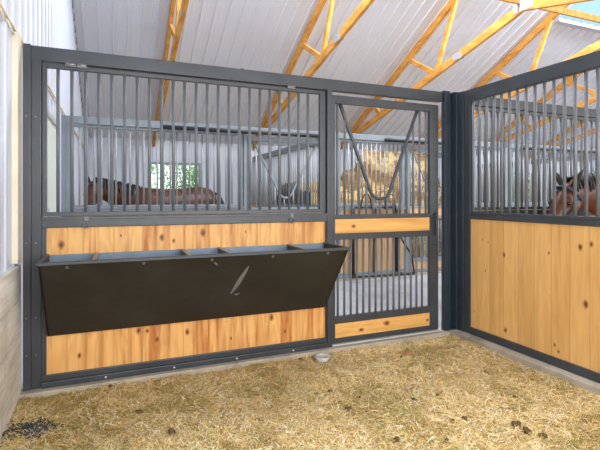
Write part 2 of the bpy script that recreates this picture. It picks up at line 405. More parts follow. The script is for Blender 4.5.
# ------------------------------------------------------------------ trusses
tx = [.88+2.42*k for k in range(8)]
where = ['nearest the white gable wall, leftmost of the row', 'second from the gable wall, above the right end of the feeder',
         'third from the gable wall, above the stall door', 'fourth from the gable wall, seen over the side partition',
         'fifth from the gable wall, seen through the side partition bars', 'sixth from the gable wall, far right behind the bars',
         'seventh from the gable wall, deep in the barn', 'eighth from the gable wall, farthest in the barn']
UC = .14
def low_z(y): return 2.895+.25*(BACK-.0-y) - .275 if y >= RIDGE else (2.895+.25*(BACK-RIDGE)-.275) - .25*(RIDGE-y)
def lz(y): # bottom edge of the lower chord
    return (1.535+1.36)+.25*(10-y) if y >= RIDGE else (1.535+1.36)+.25*(10-RIDGE)-.25*(RIDGE-y)
T = .06
for i, x in enumerate(tx):
    t = empty('roof_truss', (x, RIDGE, 0), 'orange timber roof truss '+where[i], 'roof truss', 'timber roof trusses')
    def B(name, a, b, h, w=T, m=M['timber'], dx=0):
        MB().beam((dx, a[0]-RIDGE, a[1]), (dx, b[0]-RIDGE, b[1]), w, h, up=(0,0,1), bev=.003).build(name, m, t)
    off = .035+UC/2
    B('upper_chord', (BACK-.02, roof_z(BACK-.02)-off*1.12), (RIDGE, roof_z(RIDGE)-off*1.12), UC)
    B('upper_chord', (-1.25, roof_z(-1.25)-off*1.12), (RIDGE, roof_z(RIDGE)-off*1.12), UC)
    B('lower_chord', (10.3, lz(10.3)+.07), (RIDGE, lz(RIDGE)+.07), .14)
    B('lower_chord', (-.5, lz(-.5)+.07), (RIDGE, lz(RIDGE)+.07), .14)
    for s in (1, -1):
        f = lambda y: y if s == 1 else 2*RIDGE-y
        B('web', (f(7.75), roof_z(7.75)-.16), (f(6.95), lz(6.95)+.10), .09, T*.9)
        B('web', (f(6.88), lz(6.88)+.10), (f(6.36), roof_z(6.36)-.16), .09, T*.9)
        B('web', (f(9.15), roof_z(9.15)-.14), (f(8.85), lz(8.85)+.10), .09, T*.9)
    MB().box(-T*.45, T*.45, -.045, .045, lz(RIDGE)+.10, roof_z(RIDGE)-.1).build('web', M['timber'], t)
    for sx in (1, -1):
        xx0, xx1 = sorted((sx*T/2, sx*(T/2+.003)))
        MB().box(xx0, xx1, -.17, .17, lz(RIDGE)+.0, lz(RIDGE)+.30).build('nail_plate', M['plate'], t)
        for yq in (6.3, 3.5): 
            MB().box(xx0, xx1, yq-RIDGE-.11, yq-RIDGE+.11, lz(yq)+.01, lz(yq)+.12).build('nail_plate', M['plate'], t)
o = MB().box(-.55, 19.9, RIDGE-.02+.07, RIDGE+.02+.07, lz(RIDGE)+.12, lz(RIDGE)+.22).build('ridge_brace', M['timber'])
tag(o, 'long orange timber brace running under the ridge across the roof trusses', 'roof beam')

# ------------------------------------------------------------------ stall fronts
def barmesh(r, h, m, n=10):
    return MB().tube([(0,0,0),(0,0,h)], r, n)
def stall_front(x0, xj, xe, Y, label, st, br, pine, near=False, ang=0, spacing=.0857, header=True, ghost=None):
    """x0 outer left, xj right end of the grille bay, xe right end of the header"""
    t = empty('stall_front', (x0, Y, .065), label, 'stall front', 'stall fronts')
    Z = .065
    def P(name, x_0, x_1, y0, y1, z0, z1, m=st, bev=.004, par=None):
        return MB().box(x_0-x0, x_1-x0, y0, y1, z0-Z, z1-Z, bev).build(name, m, par or t)
    d = .03
    P('post', x0, x0+.045, -d-.012, d, .065, 2.385)
    P('post', x0+.045, x0+.105, -d, d, .065, 2.29)
    P('post', xj, xj+.045, -d-.01, d, .065, 2.29)
    P('top_rail', x0+.045, xe-.002, -d-.004, d, 2.285, 2.38)
    P('middle_rail', x0+.105, xj, -d-.006, d, 1.150, 1.222)
    P('trim_strip', x0+.105, xj, -d-.014, -d-.006, 1.205, 1.222, bev=.002)
    P('bottom_rail', x0+.105, xj, -d, d, .105, .147)
    P('bottom_rail', x0+.105, xj, -d-.016, d, .065, .105)
    # hinged grille
    g0, g1 = x0+.108, xj-.008
    P('grille_frame', g0, g0+.028, -.02, .02, 1.226, 2.275)
    P('grille_frame', g1-.052, g1, -.02, .02, 1.226, 2.275)
    P('grille_frame', g0+.028, g1-.052, -.02, .02, 2.245, 2.275)
    P('grille_frame', g0+.028, g1-.052, -.02, .02, 1.226, 1.256)
    first = None; x = x0+.203; h = 2.248-1.254
    while x < g1-.08:
        if first is None:
            first = barmesh(.0118, h, br).build('bar', br, t, (x-x0, 0, 1.254-Z))
        else: cp(first, (x-x0, 0, 1.254-Z), t)
        x += spacing
    # wood infill and its small edge angles
    MB().box(x0+.135-x0, xj-.012-x0, -.014, .014, .147-Z, 1.15-Z).build('wood_panel', pine, t)
    P('edge_angle', x0+.105, x0+.135, -.024, .024, .147, 1.15, bev=.003)
    P('edge_angle', xj-.012, xj, -.024, .024, .147, 1.15, bev=.003)
    if near:
        for bx in (x0+.02, x0+.075):
            for bz in (1.9, 1.05, .55, .3):
                MB().tube([(bx-x0, -d-.016, bz-Z), (bx-x0, -d-.008, bz-Z)], .0045, 8).build('bolt', M['bolt'], t)
        for bx in (-.05, .42, .90, 1.38):
            MB().tube([(bx-x0, -d-.021, .085-Z), (bx-x0, -d-.014, .085-Z)], .007, 8).build('bolt', M['galv'], t)
        for bx in (.42, .95):
            MB().box(bx-.012-x0, bx+.012-x0, -.02, .02, 2.38-Z, 2.39-Z, .003).build('bolt', M['steel'], t)
        for bx in (-.27, -.20, 1.37):
            MB().box(bx-.035-x0, bx+.03-x0, -.045, -.018, 2.262-Z, 2.285-Z, .004).tube([(bx-.03-x0, -.045, 2.273-Z), (bx+.03-x0, -.045, 2.273-Z)], .008, 8).build('hinge', M['bolt'], t)
        for bx in (-.175, 1.37):   # spring latches below the grille
            hk = MB().box(bx-.015-x0, bx+.015-x0, -.045, -.03, 1.19-Z, 1.225-Z, .003)
            ring = [(bx-x0+.022*math.cos(a), -.05, 1.165-Z+.02*math.sin(a)) for a in [2*math.pi*k/12 for k in range(13)]]
            hk.tube(ring, .004, 6).build('latch', M['bar'], t)
    return t
def yoke_curve(w0, w1, zt, zb):
    """V opening: from top left down round the bottom and up"""
    cx = (w0+w1)/2
    p = [(w0, zt)]
    r = .115
    pl = (cx-.11, zb+.085); pr = (cx+.11, zb+.085)
    for k in range(1, 9): f = k/9; p.append((w0+(pl[0]-w0)*f, zt+(pl[1]-zt)*f))
    for k in range(0, 13):
        a = math.pi*1.12+ (math.pi*.76)*k/12
        p.append((cx+r*math.cos(a), zb+r+r*math.sin(a)))
    for k in range(1, 10): f = k/9; p.append((pr[0]+(w1-pr[0])*f, pr[1]+(zt-pr[1])*f))
    return p
def stall_door(x0, x1, Y, label, st, br, plank, spacing=.0735, lower_bars=True):
    t = empty('stall_door', (x0, Y, .08), label, 'stall door', 'sliding stall doors')
    Z = .08; W = x1-x0; d = .02
    def P(name, a, b, z0, z1, m=st, dd=d): return MB().box(a, b, -dd, dd, z0-Z, z1-Z, .003).build(name, m, t)
    sl, sr = .035, .10
    P('stile', 0, sl, .08, 2.25); P('stile', W-sr, W, .08, 2.25)
    P('rail', sl, W-sr, 2.18, 2.25); P('rail', sl, W-sr, 1.165, 1.205); P('rail', sl, W-sr, .985, 1.04)
    P('rail', sl, W-sr, .25, .312); P('rail', sl, W-sr, .08, .125)
    P('wood_panel', sl, W-sr, 1.04, 1.165, plank, .014); P('wood_panel', sl, W-sr, .125, .25, plank, .014)
    w0, w1 = sl+.055, W-sr-.135
    crv = yoke_curve(w0, w1, 2.185, 1.345)
    MB().tube([(a, 0, b-Z) for a, b in crv], .017, 10).build('yoke', st, t)
    def crv_z(x):
        best = None
        for (a, b), (c, e) in zip(crv, crv[1:]):
            if min(a, c) <= x <= max(a, c) and abs(c-a) > 1e-6:
                z = b+(e-b)*(x-a)/(c-a)
                best = z if best is None else min(best, z)
        return best
    x = sl+.03
    while x < W-sr-.02:
        zc = crv_z(x); top = 2.182 if zc is None else zc
        barmesh(.0105, top-1.203, br).build('bar', br, t, (x, 0, 1.203-Z)); x += spacing
    x = sl+.035; first = None
    while x < W-sr-.02:
        if first is None: first = barmesh(.0105, .988-.310, br).build('bar', br, t, (x, 0, .310-Z))
        else: cp(first, (x, 0, .310-Z), t)
        x += spacing*.88
    MB().tube([(W-.05, -.02, 1.0-Z), (W-.05, -.055, 1.02-Z), (W-.05, -.055, 1.18-Z), (W-.05, -.02, 1.2-Z)], .008).build('handle', st, t)
    return t
def partition(x, y0, y1, label, st, br, pine, sp=.083, dirn=-1, low=False):
    t = empty('stall_partition', (x, y0, .085), label, 'partition wall', 'stall partitions')
    Z = .085; L = abs(y1-y0); s = 1 if y1 > y0 else -1; d = .025
    top = 2.365; 
    def P(name, a, b, z0, z1, m=st, dd=d, bev=.004):
        ya, yb = sorted((a*s, b*s)); return MB().box(-dd, dd, ya, yb, z0-Z, z1-Z, bev).build(name, m, t)
    P('stile', 0, .077, .085, top); P('stile', L-.077, L, .085, top)
    P('top_rail', .077, L-.077, 2.255, top, dd=d+.004)
    P('middle_rail', .077, L-.077, 1.155, 1.195); P('middle_rail', .077, L-.077, 1.195, 1.222, dd=d-.008)
    P('bottom_rail', .077, L-.077, .085, .150, dd=d+.006)
    ya, yb = sorted((.077*s, (L-.077)*s))
    MB().box(-.014, .014, ya, yb, .150-Z, 1.155-Z).build('wood_panel', pine, t)
    q = .09; first = None; n = 0
    while q < L-.1 and n < 98:
        if first is None: first = barmesh(.0122, 2.258-1.22, br).build('bar', br, t, (0, q*s, 1.22-Z))
        else: cp(first, (0, q*s, 1.22-Z), t)
        q += sp; n += 1
    return t
def shift_wood(m, x, z=0):   # objects carry their own coordinates; knots are written in world metres
    return m
# knots are authored in world metres: keep wood panels of the near bay in world coordinates through an offset of the mapping
def offset_mat(m, off):
    n = NT(m)
    tc = [k for k in n.n if k.bl_idname == 'ShaderNodeTexCoord'][0]
    links = [l for l in n.t.links if l.from_node == tc]
    va = n.new('ShaderNodeVectorMath', operation='ADD'); va.inputs[1].default_value = off
    for l in links: to = l.to_socket; n.t.links.remove(l); n.link(va.outputs[0], to)
    n.link(tc.outputs['Object'], va.inputs[0])
offset_mat(M['pine'], (-.556, F0, .065))
offset_mat(M['pine_side'], (3.095, 3.305, .085))
offset_mat(M['pine_plank'], (1.75, F0, .08))

sf = stall_front(-.556, 1.70, 2.945, F0, 'dark grey steel stall front with barred grille above honey pine boards, beside the left wall', M['steel'], M['bar'], M['pine'], near=True)
sf2 = stall_front(3.145, 5.40, 6.62, F0, 'dark grey barred front of the neighbouring stall, seen through the side partition', M['steel'], M['bar'], M['far_pine'])
sd = stall_door(1.75, 2.905, F0, 'dark grey barred stall door with V shaped neck opening and two pine planks, between feeder and corner post', M['steel'], M['bar'], M['pine_plank'])
stall_door(5.47, 6.60, F0, 'dark grey barred door of the neighbouring stall at the far right', M['steel'], M['bar'], M['far_pine'])
# corner post
cpst = empty('corner_post', (2.995, F0, 0), 'tall dark blue grey steel corner post between the stall door and the side partition', 'post')
for nm, a in (('post_tube', (-.038, .025, -.05, .0, .0, 2.39)), ('post_flange', (.03, .10, -.035, .04, .0, 2.37)), ('post_flange', (.05, .125, -.112, -.04, .0, 2.37)), ('post_flange', (.062, .112, -.183, -.117, .0, 2.365))):
    MB().box(*a, .005).build(nm, M['post'], cpst)
MB().box(-.042, .03, -.055, .005, 2.39, 2.40, .002).box(.03,.128,-.115,.045,2.372,2.38,.002).build('cap', M['galv'], cpst)
pt = partition(3.095, 3.305, -1.2, 'long side partition with closely spaced steel bars above pale pine boards, on the right', M['steel'], M['bar'], M['pine_side'])
# door threshold
o = MB().box(1.748, 2.90, F0-.045, F0+.03, .066, .078, .002).build('door_threshold', M['galv'])
tag(o, 'pale galvanised metal threshold strip under the near stall door', 'threshold')
# concrete sills
o = MB().box(-.60, 6.7, F0-.09, F0+.06, -.03, .064, .006).build('trim_6', M['sill']); o['kind'] = 'structure'
o = MB().box(2.985, 3.22, -1.3, F0-.095, -.03, .084, .006).build('trim_7', M['sill']); o['kind'] = 'structure'

# ------------------------------------------------------------------ opposite side of the aisle
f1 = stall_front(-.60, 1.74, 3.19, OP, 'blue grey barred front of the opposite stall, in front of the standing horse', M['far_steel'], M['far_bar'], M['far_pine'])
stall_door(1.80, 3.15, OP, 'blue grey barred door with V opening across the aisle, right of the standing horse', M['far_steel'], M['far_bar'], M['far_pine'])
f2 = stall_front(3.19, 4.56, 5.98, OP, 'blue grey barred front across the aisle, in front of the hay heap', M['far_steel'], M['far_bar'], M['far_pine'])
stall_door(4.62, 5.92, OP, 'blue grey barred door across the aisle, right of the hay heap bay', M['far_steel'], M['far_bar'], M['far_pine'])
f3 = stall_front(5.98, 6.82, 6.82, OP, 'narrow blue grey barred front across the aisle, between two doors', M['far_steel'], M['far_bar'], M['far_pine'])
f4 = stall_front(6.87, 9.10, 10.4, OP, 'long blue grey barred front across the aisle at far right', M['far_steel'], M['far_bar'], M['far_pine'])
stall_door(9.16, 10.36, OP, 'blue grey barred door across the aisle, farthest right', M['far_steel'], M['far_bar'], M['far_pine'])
for a, b, lab in ((.60, 3.1, 'black sliding door track over the aisle stall of the brown horse'), (4.13, 5.9, 'black sliding door track above the hay stall across the aisle'), (7.2, 10.3, 'black sliding door track across the aisle at far right')):
    t = empty('door_track', (a, OP-.070, 2.30), lab, 'door track', 'sliding door tracks')
    MB().tube([(0, 0, 0), (b-a, 0, 0)], .030, 12).build('rail', M['black'], t)
    for q in (.1, (b-a)/2, b-a-.1): MB().box(q-.02, q+.02, .0, .034, -.03, .05).build('bracket', M['far_steel'], t)
for x, lab in ((3.24, 'blue grey partition across the aisle between the horse stall and the hay stall'), (6.87, 'blue grey partition across the aisle, right of the hay stall'), (10.45, 'blue grey partition across the aisle, farthest right')):
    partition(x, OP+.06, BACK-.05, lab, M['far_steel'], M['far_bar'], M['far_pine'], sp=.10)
o = MB().box(-.60, 10.6, OP-.06, OP+.06, -.03, .064, .006).build('trim_8', M['sill']); o['kind'] = 'structure'
# black rack hooked on the opposite front
rk = empty('wall_rack', (3.95, OP-.05, .10), 'black metal rack with arched hooks hanging on the stall front across the aisle', 'rack')
def RK(name, pts, r=.016): MB().tube(pts, r, 8).build(name, M['black'], rk)
for dx in (-.42, -.01, .41):
    RK('upright', [(dx, -.005, .03), (dx, -.005, .95), (dx, -.01, 1.12)], .03)
RK('bottom_bar', [(-.55, -.20, .02), (.62, -.20, .0)], .02)
RK('side_arm', [(-.42, -.005, .72), (-.52, -.10, .45), (-.55, -.20, .02)]); RK('side_arm', [(.41, -.005, .72), (.50, -.08, .5), (.60, -.16, .3), (.62, -.20, .0)])
RK('foot_bar', [(-.42, -.005, .03), (-.42, -.20, .02)]); RK('foot_bar', [(.41, -.005, .03), (.41, -.20, .0)])
for c in (-.18, .28):
    RK('hook', [(c-.11, -.02, 1.06), (c-.10, -.03, 1.20), (c-.05, -.04, 1.30), (c+.02, -.04, 1.30), (c+.07, -.03, 1.22), (c+.09, -.02, 1.06)], .012)
RK('top_bar', [(-.44, -.015, 1.09), (.43, -.015, 1.09)], .014)

# ------------------------------------------------------------------ feed trough
TX0, TX1, TY, ZT, ZB = -.412, 1.671, 3.017, .965, .418
FW = F0-.032
tr = empty('feed_trough', (TX0, FW, ZB), 'long dark brown steel feed trough with sloping front, hung on the stall front', 'feed trough')
def loc(x, y, z): return (x-TX0, y-FW, z-ZB)
th = .012
def slab(name, pts, m, thick, nrm, par=tr):
    nv = Vector(nrm)*thick; a = [Vector(p) for p in pts]; b = [p+nv for p in a]; n = len(a)
    return MB().poly(a+b, [tuple(range(n)), tuple(range(2*n-1, n-1, -1))]+[(i, (i+1) % n, n+(i+1) % n, n+i) for i in range(n)]).build(name, m, par)
Wt = TX1-TX0
slab('front_panel', [loc(TX0,TY,ZT), loc(TX1,TY,ZT), loc(TX1,FW-.02,ZB), loc(TX0,FW-.02,ZB)], M['trough'], .012, (0,.78,.62))
slab('end_panel', [loc(TX0,TY,ZT), loc(TX0,FW,ZT), loc(TX0,FW,ZB), loc(TX0,FW-.02,ZB)], M['trough'], th, (1,0,0))
slab('end_panel', [loc(TX1,TY,ZT), loc(TX1,FW,ZT), loc(TX1,FW,ZB), loc(TX1,FW-.02,ZB)], M['trough'], th, (-1,0,0))
MB().box(0, Wt, -.012, 0, .0, ZT-ZB).build('back_panel', M['trough_in'], tr)
# pan a hand's depth below the rim
dpt = .16; yf = TY+(FW-TY)*dpt/(ZT-ZB)+.01
MB().box(th, Wt-th, yf-FW, -.012, ZT-ZB-dpt, ZT-ZB-dpt+.008).build('pan', M['trough_in'], tr)
MB().beam(loc(TX0-.002,TY-.004,ZT-.002), loc(TX1+.002,TY-.004,ZT-.002), .028, .022, bev=.004).build('rim', M['steel'], tr)
MB().beam(loc(TX0,TY,ZT-.002), loc(TX0,FW,ZT-.002), .022, .020, bev=.003).build('rim', M['steel'], tr)
MB().beam(loc(TX1,TY,ZT-.002), loc(TX1,FW,ZT-.002), .022, .020, bev=.003).build('rim', M['steel'], tr)
for x in (-.12, .47, .75, 1.327):
    dv = slab('divider', [loc(x,TY+.01,ZT-.004), loc(x,FW-.012,ZT-.004), loc(x,FW-.012,ZT-dpt), loc(x,yf,ZT-dpt)], M['steel'], .016, (1,0,0))
    MB().beam(loc(x+.008,TY,ZT-.001), loc(x+.008,FW-.01,ZT-.001), .026, .012, bev=.003).build('divider_cap', M['bar'], dv)
nf = Vector((0, -(ZT-ZB), -(FW-.02-TY))).normalized()
def onface(x, z):
    f = (ZT-z)/(ZT-ZB); return Vector(loc(x, TY+(FW-.02-TY)*f, z))
for x in (-.26, .18, .62, 1.06, 1.50):
    p = onface(x, .935)
    MB().tube([p, p+nf*.006], .011, 10).build('bolt', M['bolt'], tr)
# chalky scuff marks
def streak(pts, w):
    L = [onface(x, z)+nf*.0015 for x, z in pts]
    n = len(L); a = []
    for i, p in enumerate(L):
        dd = (L[min(i+1,n-1)]-L[max(i-1,0)]).normalized(); s_ = dd.cross(nf).normalized()*w*(math.sin(math.pi*(i+.4)/(n-.2))+.15)
        a += [p+s_, p-s_]
    MB().poly(a, [(2*i, 2*i+1, 2*i+3, 2*i+2) for i in range(n-1)]).build('scuff_mark', M['scuff'], tr)
streak([(.895,.865),(.880,.82),(.860,.77),(.842,.72),(.826,.68),(.805,.64)], .016)
streak([(.835,.635),(.855,.628),(.875,.64)], .009)
streak([(.64,.91),(.655,.90),(.665,.885)], .006)

# ------------------------------------------------------------------ bedding
def bed_z(x, y):
    b = .018*noise.noise(Vector((x*1.6, y*1.6, 0)))+.012*noise.noise(Vector((x*6, y*6, 3)))+.006*noise.noise(Vector((x*22, y*22, 7)))
    z = .012+b
    d1 = (F0-.09)-y; d2 = 2.985-x; d3 = x+.568
    z += .010*math.exp(-max(d1, 0)/.10)*(1+1.2*noise.noise(Vector((x*2.3, 1, 5))))
    z += .022*math.exp(-max(d2, 0)/.12)*(1+1.2*noise.noise(Vector((y*2.3, 4, 5))))
    z += .02*math.exp(-max(d3, 0)/.1)
    return z
def grid_mesh(name, x0, x1, y0, y1, step, zf, m):
    nx = int((x1-x0)/step)+1; ny = int((y1-y0)/step)+1
    vs = [(x0+(x1-x0)*i/(nx-1), y0+(y1-y0)*j/(ny-1)) for j in range(ny) for i in range(nx)]
    me = bpy.data.meshes.new(name)
    me.from_pydata([(x, y, zf(x, y)) for x, y in vs], [], [(j*nx+i, j*nx+i+1, (j+1)*nx+i+1, (j+1)*nx+i) for j in range(ny-1) for i in range(nx-1)])
    me.polygons.foreach_set('use_smooth', [True]*len(me.polygons)); me.materials.append(m)
    o = bpy.data.objects.new(name, me); C.objects.link(o); return o
bed = grid_mesh('hay_bedding', -.568, 2.985, -1.29, F0-.09, .025, bed_z, M['bed'])
tag(bed, 'thick trodden layer of straw and hay covering the stall floor', 'hay bedding', kind='stuff')
PAL = [(.84,.60,.23),(.70,.46,.15),(.92,.76,.41),(.44,.28,.09),(.48,.42,.13),(.33,.20,.06),(.72,.52,.24),(.34,.32,.10),(.95,.85,.62)]
def straws(name, n, sampler, zf, lmin, lmax, w, parent, m, tilt=.4, lift=.010):
    V = []; Fc = []; cols = []
    for i in range(n):
        x, y = sampler()
        L = rnd.uniform(lmin, lmax)*(.6 if rnd.random() < .5 else 1); a = rnd.uniform(0, 2*math.pi); b = rnd.uniform(-tilt, tilt)
        ww = w*rnd.uniform(.6, 1.4)
        ca, sa = math.cos(a), math.sin(a); bow = rnd.uniform(-.25, .25)*L
        z = zf(x, y)+rnd.uniform(0, lift)*(1.8 if rnd.random() < .15 else 1)
        base = len(V)
        for k, f in enumerate((-.5, 0, .5)):
            px = x+ca*L*f-sa*(bow*(1-4*f*f)); py = y+sa*L*f+ca*(bow*(1-4*f*f)); pz = z+math.sin(b)*L*f+.004
            roll = rnd.uniform(-.3, .3) if k == 0 else roll
            V += [(px-sa*ww, py+ca*ww, pz+ww*roll), (px+sa*ww, py-ca*ww, pz-ww*roll)]
        Fc += [(base, base+1, base+3, base+2), (base+2, base+3, base+5, base+4)]
        t = noise.noise(Vector((x*2.2, y*2.2, 11)))+.7*noise.noise(Vector((x*7, y*7, 2)))
        if t > .18 and rnd.random() < .55: c = PAL[rnd.choice((4,5,7,3,6))]
        else: c = PAL[rnd.choice((0,0,1,2,2,3,4,6,8,8))]
        s_ = rnd.uniform(.85, 1.15); c = tuple(min(1, q*s_) for q in c)
        cols += [c]*6
    me = bpy.data.meshes.new(name); me.from_pydata(V, [], Fc)
    ca_ = me.color_attributes.new('Col', 'FLOAT_COLOR', 'POINT')
    flat = []
    for c in cols: flat += [*c, 1]
    ca_.data.foreach_set('color', flat); me.materials.append(m)
    o = bpy.data.objects.new(name, me); C.objects.link(o)
    if parent: o.parent = parent
    return o
cam_a = R(22.7)
def samp():
    while True:
        x = rnd.uniform(-.56, 2.98); y = rnd.uniform(1.3, F0-.085)
        fw = x*math.sin(cam_a)+y*math.cos(cam_a); rt = x*math.cos(cam_a)-y*math.sin(cam_a)
        if fw > 2.2 and abs(rt)/fw < .80: return x, y
def samp2(): return rnd.uniform(-.56, 2.98), rnd.uniform(-1.2, 2.4)
o = straws('straw_litter', 72000, samp, bed_z, .022, .085, .0013, bed, M['straw']); o['kind'] = 'stuff'
o = straws('straw_litter', 7000, samp2, bed_z, .02, .07, .0016, bed, M['straw']); o['kind'] = 'stuff'
# wisps of straw strewn over the concrete sills
# bedding of the opposite stalls and the neighbour
o = MB().box(-.58, 3.20, OP+.07, BACK-.02, -.03, .02).build('hay_bedding', M['bed']); tag(o, 'straw bedding under the brown horse across the aisle', 'hay bedding', kind='stuff')
o = MB().box(3.23, 6.6, -1.28, F0-.095, -.03, .02).build('hay_bedding', M['bed']); tag(o, 'straw bedding of the neighbouring stall behind the side partition', 'hay bedding', kind='stuff')
o = MB().box(6.9, 10.4, OP+.07, BACK-.02, -.03, .02).build('hay_bedding', M['bed']); tag(o, 'straw bedding of the far right stall across the aisle', 'hay bedding', kind='stuff')

# manure clumps: (x, y, size, label)
dung = [(-.02,3.36,.022,'small dark manure ball against the concrete sill under the feed trough'),
 (1.414,3.352,.022,'dark manure ball left of the clear plastic tub'),
 (.152,2.936,.028,'brown manure clump in the straw below the trough, left of centre'),
 (.308,2.628,.032,'larger brown manure clump at bottom left, half buried in straw'),
 (.058,2.62,.018,'tiny manure crumb at the bottom left edge of the picture'),
 (.799,2.584,.018,'small dark manure crumb at bottom centre left'),
 (1.38,2.762,.022,'reddish brown manure crumb below the plastic tub, right of another'),
 (1.271,2.74,.020,'faint brown manure crumb below the plastic tub, left of another'),
 (1.51,2.591,.022,'dark manure ball in the middle of the straw'),
 (1.367,2.47,.028,'flat greenish black manure clump in the middle of the straw'),
 (1.88,2.57,.016,'small manure crumb right of centre, nearer the door'),
 (1.812,2.402,.024,'dark manure ball right of centre on light straw'),
 (2.01,2.415,.022,'grey manure crumb right of centre, rightmost of a pair'),
 (1.437,2.054,.028,'round brown manure ball at the bottom edge of the picture, centre'),
 (1.69,1.948,.020,'manure crumb at the bottom edge, right of the round ball'),
 (2.482,2.201,.022,'dark manure clump in the right part of the straw'),
 (2.26,2.11,.018,'small dark manure crumb in the right part, below a bigger clump'),
 (1.949,2.09,.026,'black manure ball lower right, right of a smaller one'),
 (1.866,2.099,.018,'small black manure ball lower right, left of a bigger one'),
 (2.164,1.912,.036,'large dark manure clump lower right, topmost of a row of three'),
 (2.148,1.823,.034,'large dark manure clump lower right, middle of a row of three'),
 (2.207,1.776,.030,'dark manure clump lower right, lowest of a row of three'),
 (2.23,3.12,.018,'dark manure ball near the reddish scraps by the door sill')]
for x, y, r, lab in dung:
    r *= .80; mb = MB(); k = 3 if r > .018 else 2
    for j in range(k):
        mb.ball((rnd.uniform(-.5, .5)*r, rnd.uniform(-.5, .5)*r, r*.28*(j*.4+.6)), r*rnd.uniform(.55,.85), r*rnd.uniform(.5,.8), r*rnd.uniform(.4,.6), 2, .5)
    o = mb.build('manure_clump', M['dung'], None, (x, y, bed_z(x, y)+.009)); tag(o, lab, 'manure', 'manure clumps in the straw')
# dark ashy shavings
mb = MB()
for k in range(420):
    x = rnd.gauss(0, .075); y = rnd.gauss(0, .05); z = bed_z(-.44+x, 2.96+y)-bed_z(-.44, 2.96)
    a = rnd.uniform(0, 6.28); L = rnd.uniform(.006, .018)
    mb.beam((x, y, z+.014), (x+L*math.cos(a), y+L*math.sin(a), z+.018), .007, .003)
o = mb.build('dark_shavings', paint('charcoal_shavings', (.05,.055,.065), .8, .4), None, (-.44, 2.96, bed_z(-.44, 2.96))); tag(o, 'patch of charcoal grey shavings in the straw at lower left, by the whitewashed boards', 'shavings', kind='stuff')
# plastic tub
tb = empty('plastic_tub', (1.574, 3.29, bed_z(1.574, 3.29)+.012), 'small round clear plastic tub lying in the straw by the concrete sill', 'plastic tub')
M['plastic'] = mat('cloudy_clear_plastic', (.90,.93,.94), .15); NT(M['plastic']).p.inputs['Transmission Weight'].default_value = .45
def revolve(prof, n=28):
    b = MB(); rings = [[b.b.verts.new((r*math.cos(2*math.pi*k/n), r*math.sin(2*math.pi*k/n), z)) for k in range(n)] for r, z in prof]
    for a, c in zip(rings, rings[1:]):
        for k in range(n):
            f = b.b.faces.new((a[k], a[(k+1)%n], c[(k+1)%n], c[k])); f.smooth = True
    return b
revolve([(.001,.0),(.048,.0),(.051,.003),(.058,.030),(.056,.030),(.049,.006),(.001,.004)]).build('tub_wall', M['plastic'], tb)
revolve([(.056,.028),(.063,.028),(.064,.032),(.063,.036),(.054,.036),(.052,.032),(.001,.032)]).build('tub_lid', M['plastic'], tb)
# reddish scraps
mb = MB()
for k in range(9): mb.ball((rnd.uniform(-.05,.05), rnd.uniform(-.025,.025), .012), .016*rnd.uniform(.6,1.2), .009, .007, 2, .4)
o = mb.build('carrot_scrap', paint('faded_red_peel', (.42,.13,.09), .6, .35), None, (2.33, 3.19, bed_z(2.33, 3.19)+.002)); tag(o, 'little heap of reddish vegetable scraps in the straw before the stall door', 'food scraps')

# ------------------------------------------------------------------ hay heap across the aisle
def sstep(a, b, v):
    v = min(1, max(0, (v-a)/(b-a))); return v*v*(3-2*v)
def heap_z(x, y):
    e = sstep(OP+.3, OP+.75, y)
    q = x-.55*(y-7.9)
    top = 1.62+.30*sstep(4.0, 4.35, q)+.42*sstep(4.45, 4.8, q)
    lo = .95+.10*noise.noise(Vector((x*3, y*3, 4)))
    st = lo+(1.45-lo)*sstep(OP+1.1, OP+1.25, y)+(top-1.45)*sstep(OP+1.55, OP+2.1, y)
    st -= .5*sstep(OP+2.6, OP+3.6, y)
    return e*st+(.10*noise.noise(Vector((x*4, y*4, 9)))+.05*noise.noise(Vector((x*11, y*11, 2))))*e+.01
hb = MB()
M['hay'] = mat('golden_brown_hay', (.6,.4,.2), .95, 0, .1)
_n = NT(M['hay']); _v = _n.coords(); _a = _n.noise(_v, 2.6, 5, .65); _b = _n.noise(_v, 26, 4, .7)
_n.link(_n.mix(_n.ramp(_a, [(.42,(0,0,0)),(.54,(1,1,1))]), _n.ramp(_b, [(.3,(.22,.14,.05)),(.6,(.60,.46,.22))]), _n.ramp(_b, [(.3,(.07,.04,.02)),(.65,(.27,.15,.06))])), _n.p.inputs['Base Color'])
hp = grid_mesh('hay_heap', 3.36, 6.75, OP+.12, BACK-.1, .045, heap_z, M['hay'])
tag(hp, 'tall loose heap of golden hay behind the bars across the aisle', 'hay', kind='stuff')
def samp3(): return rnd.uniform(3.4, 6.7), rnd.uniform(OP+.15, OP+3.0)
o = straws('hay_wisps', 3500, samp3, heap_z, .05, .16, .004, hp, M['straw'], tilt=.9, lift=.03); o['kind'] = 'stuff'

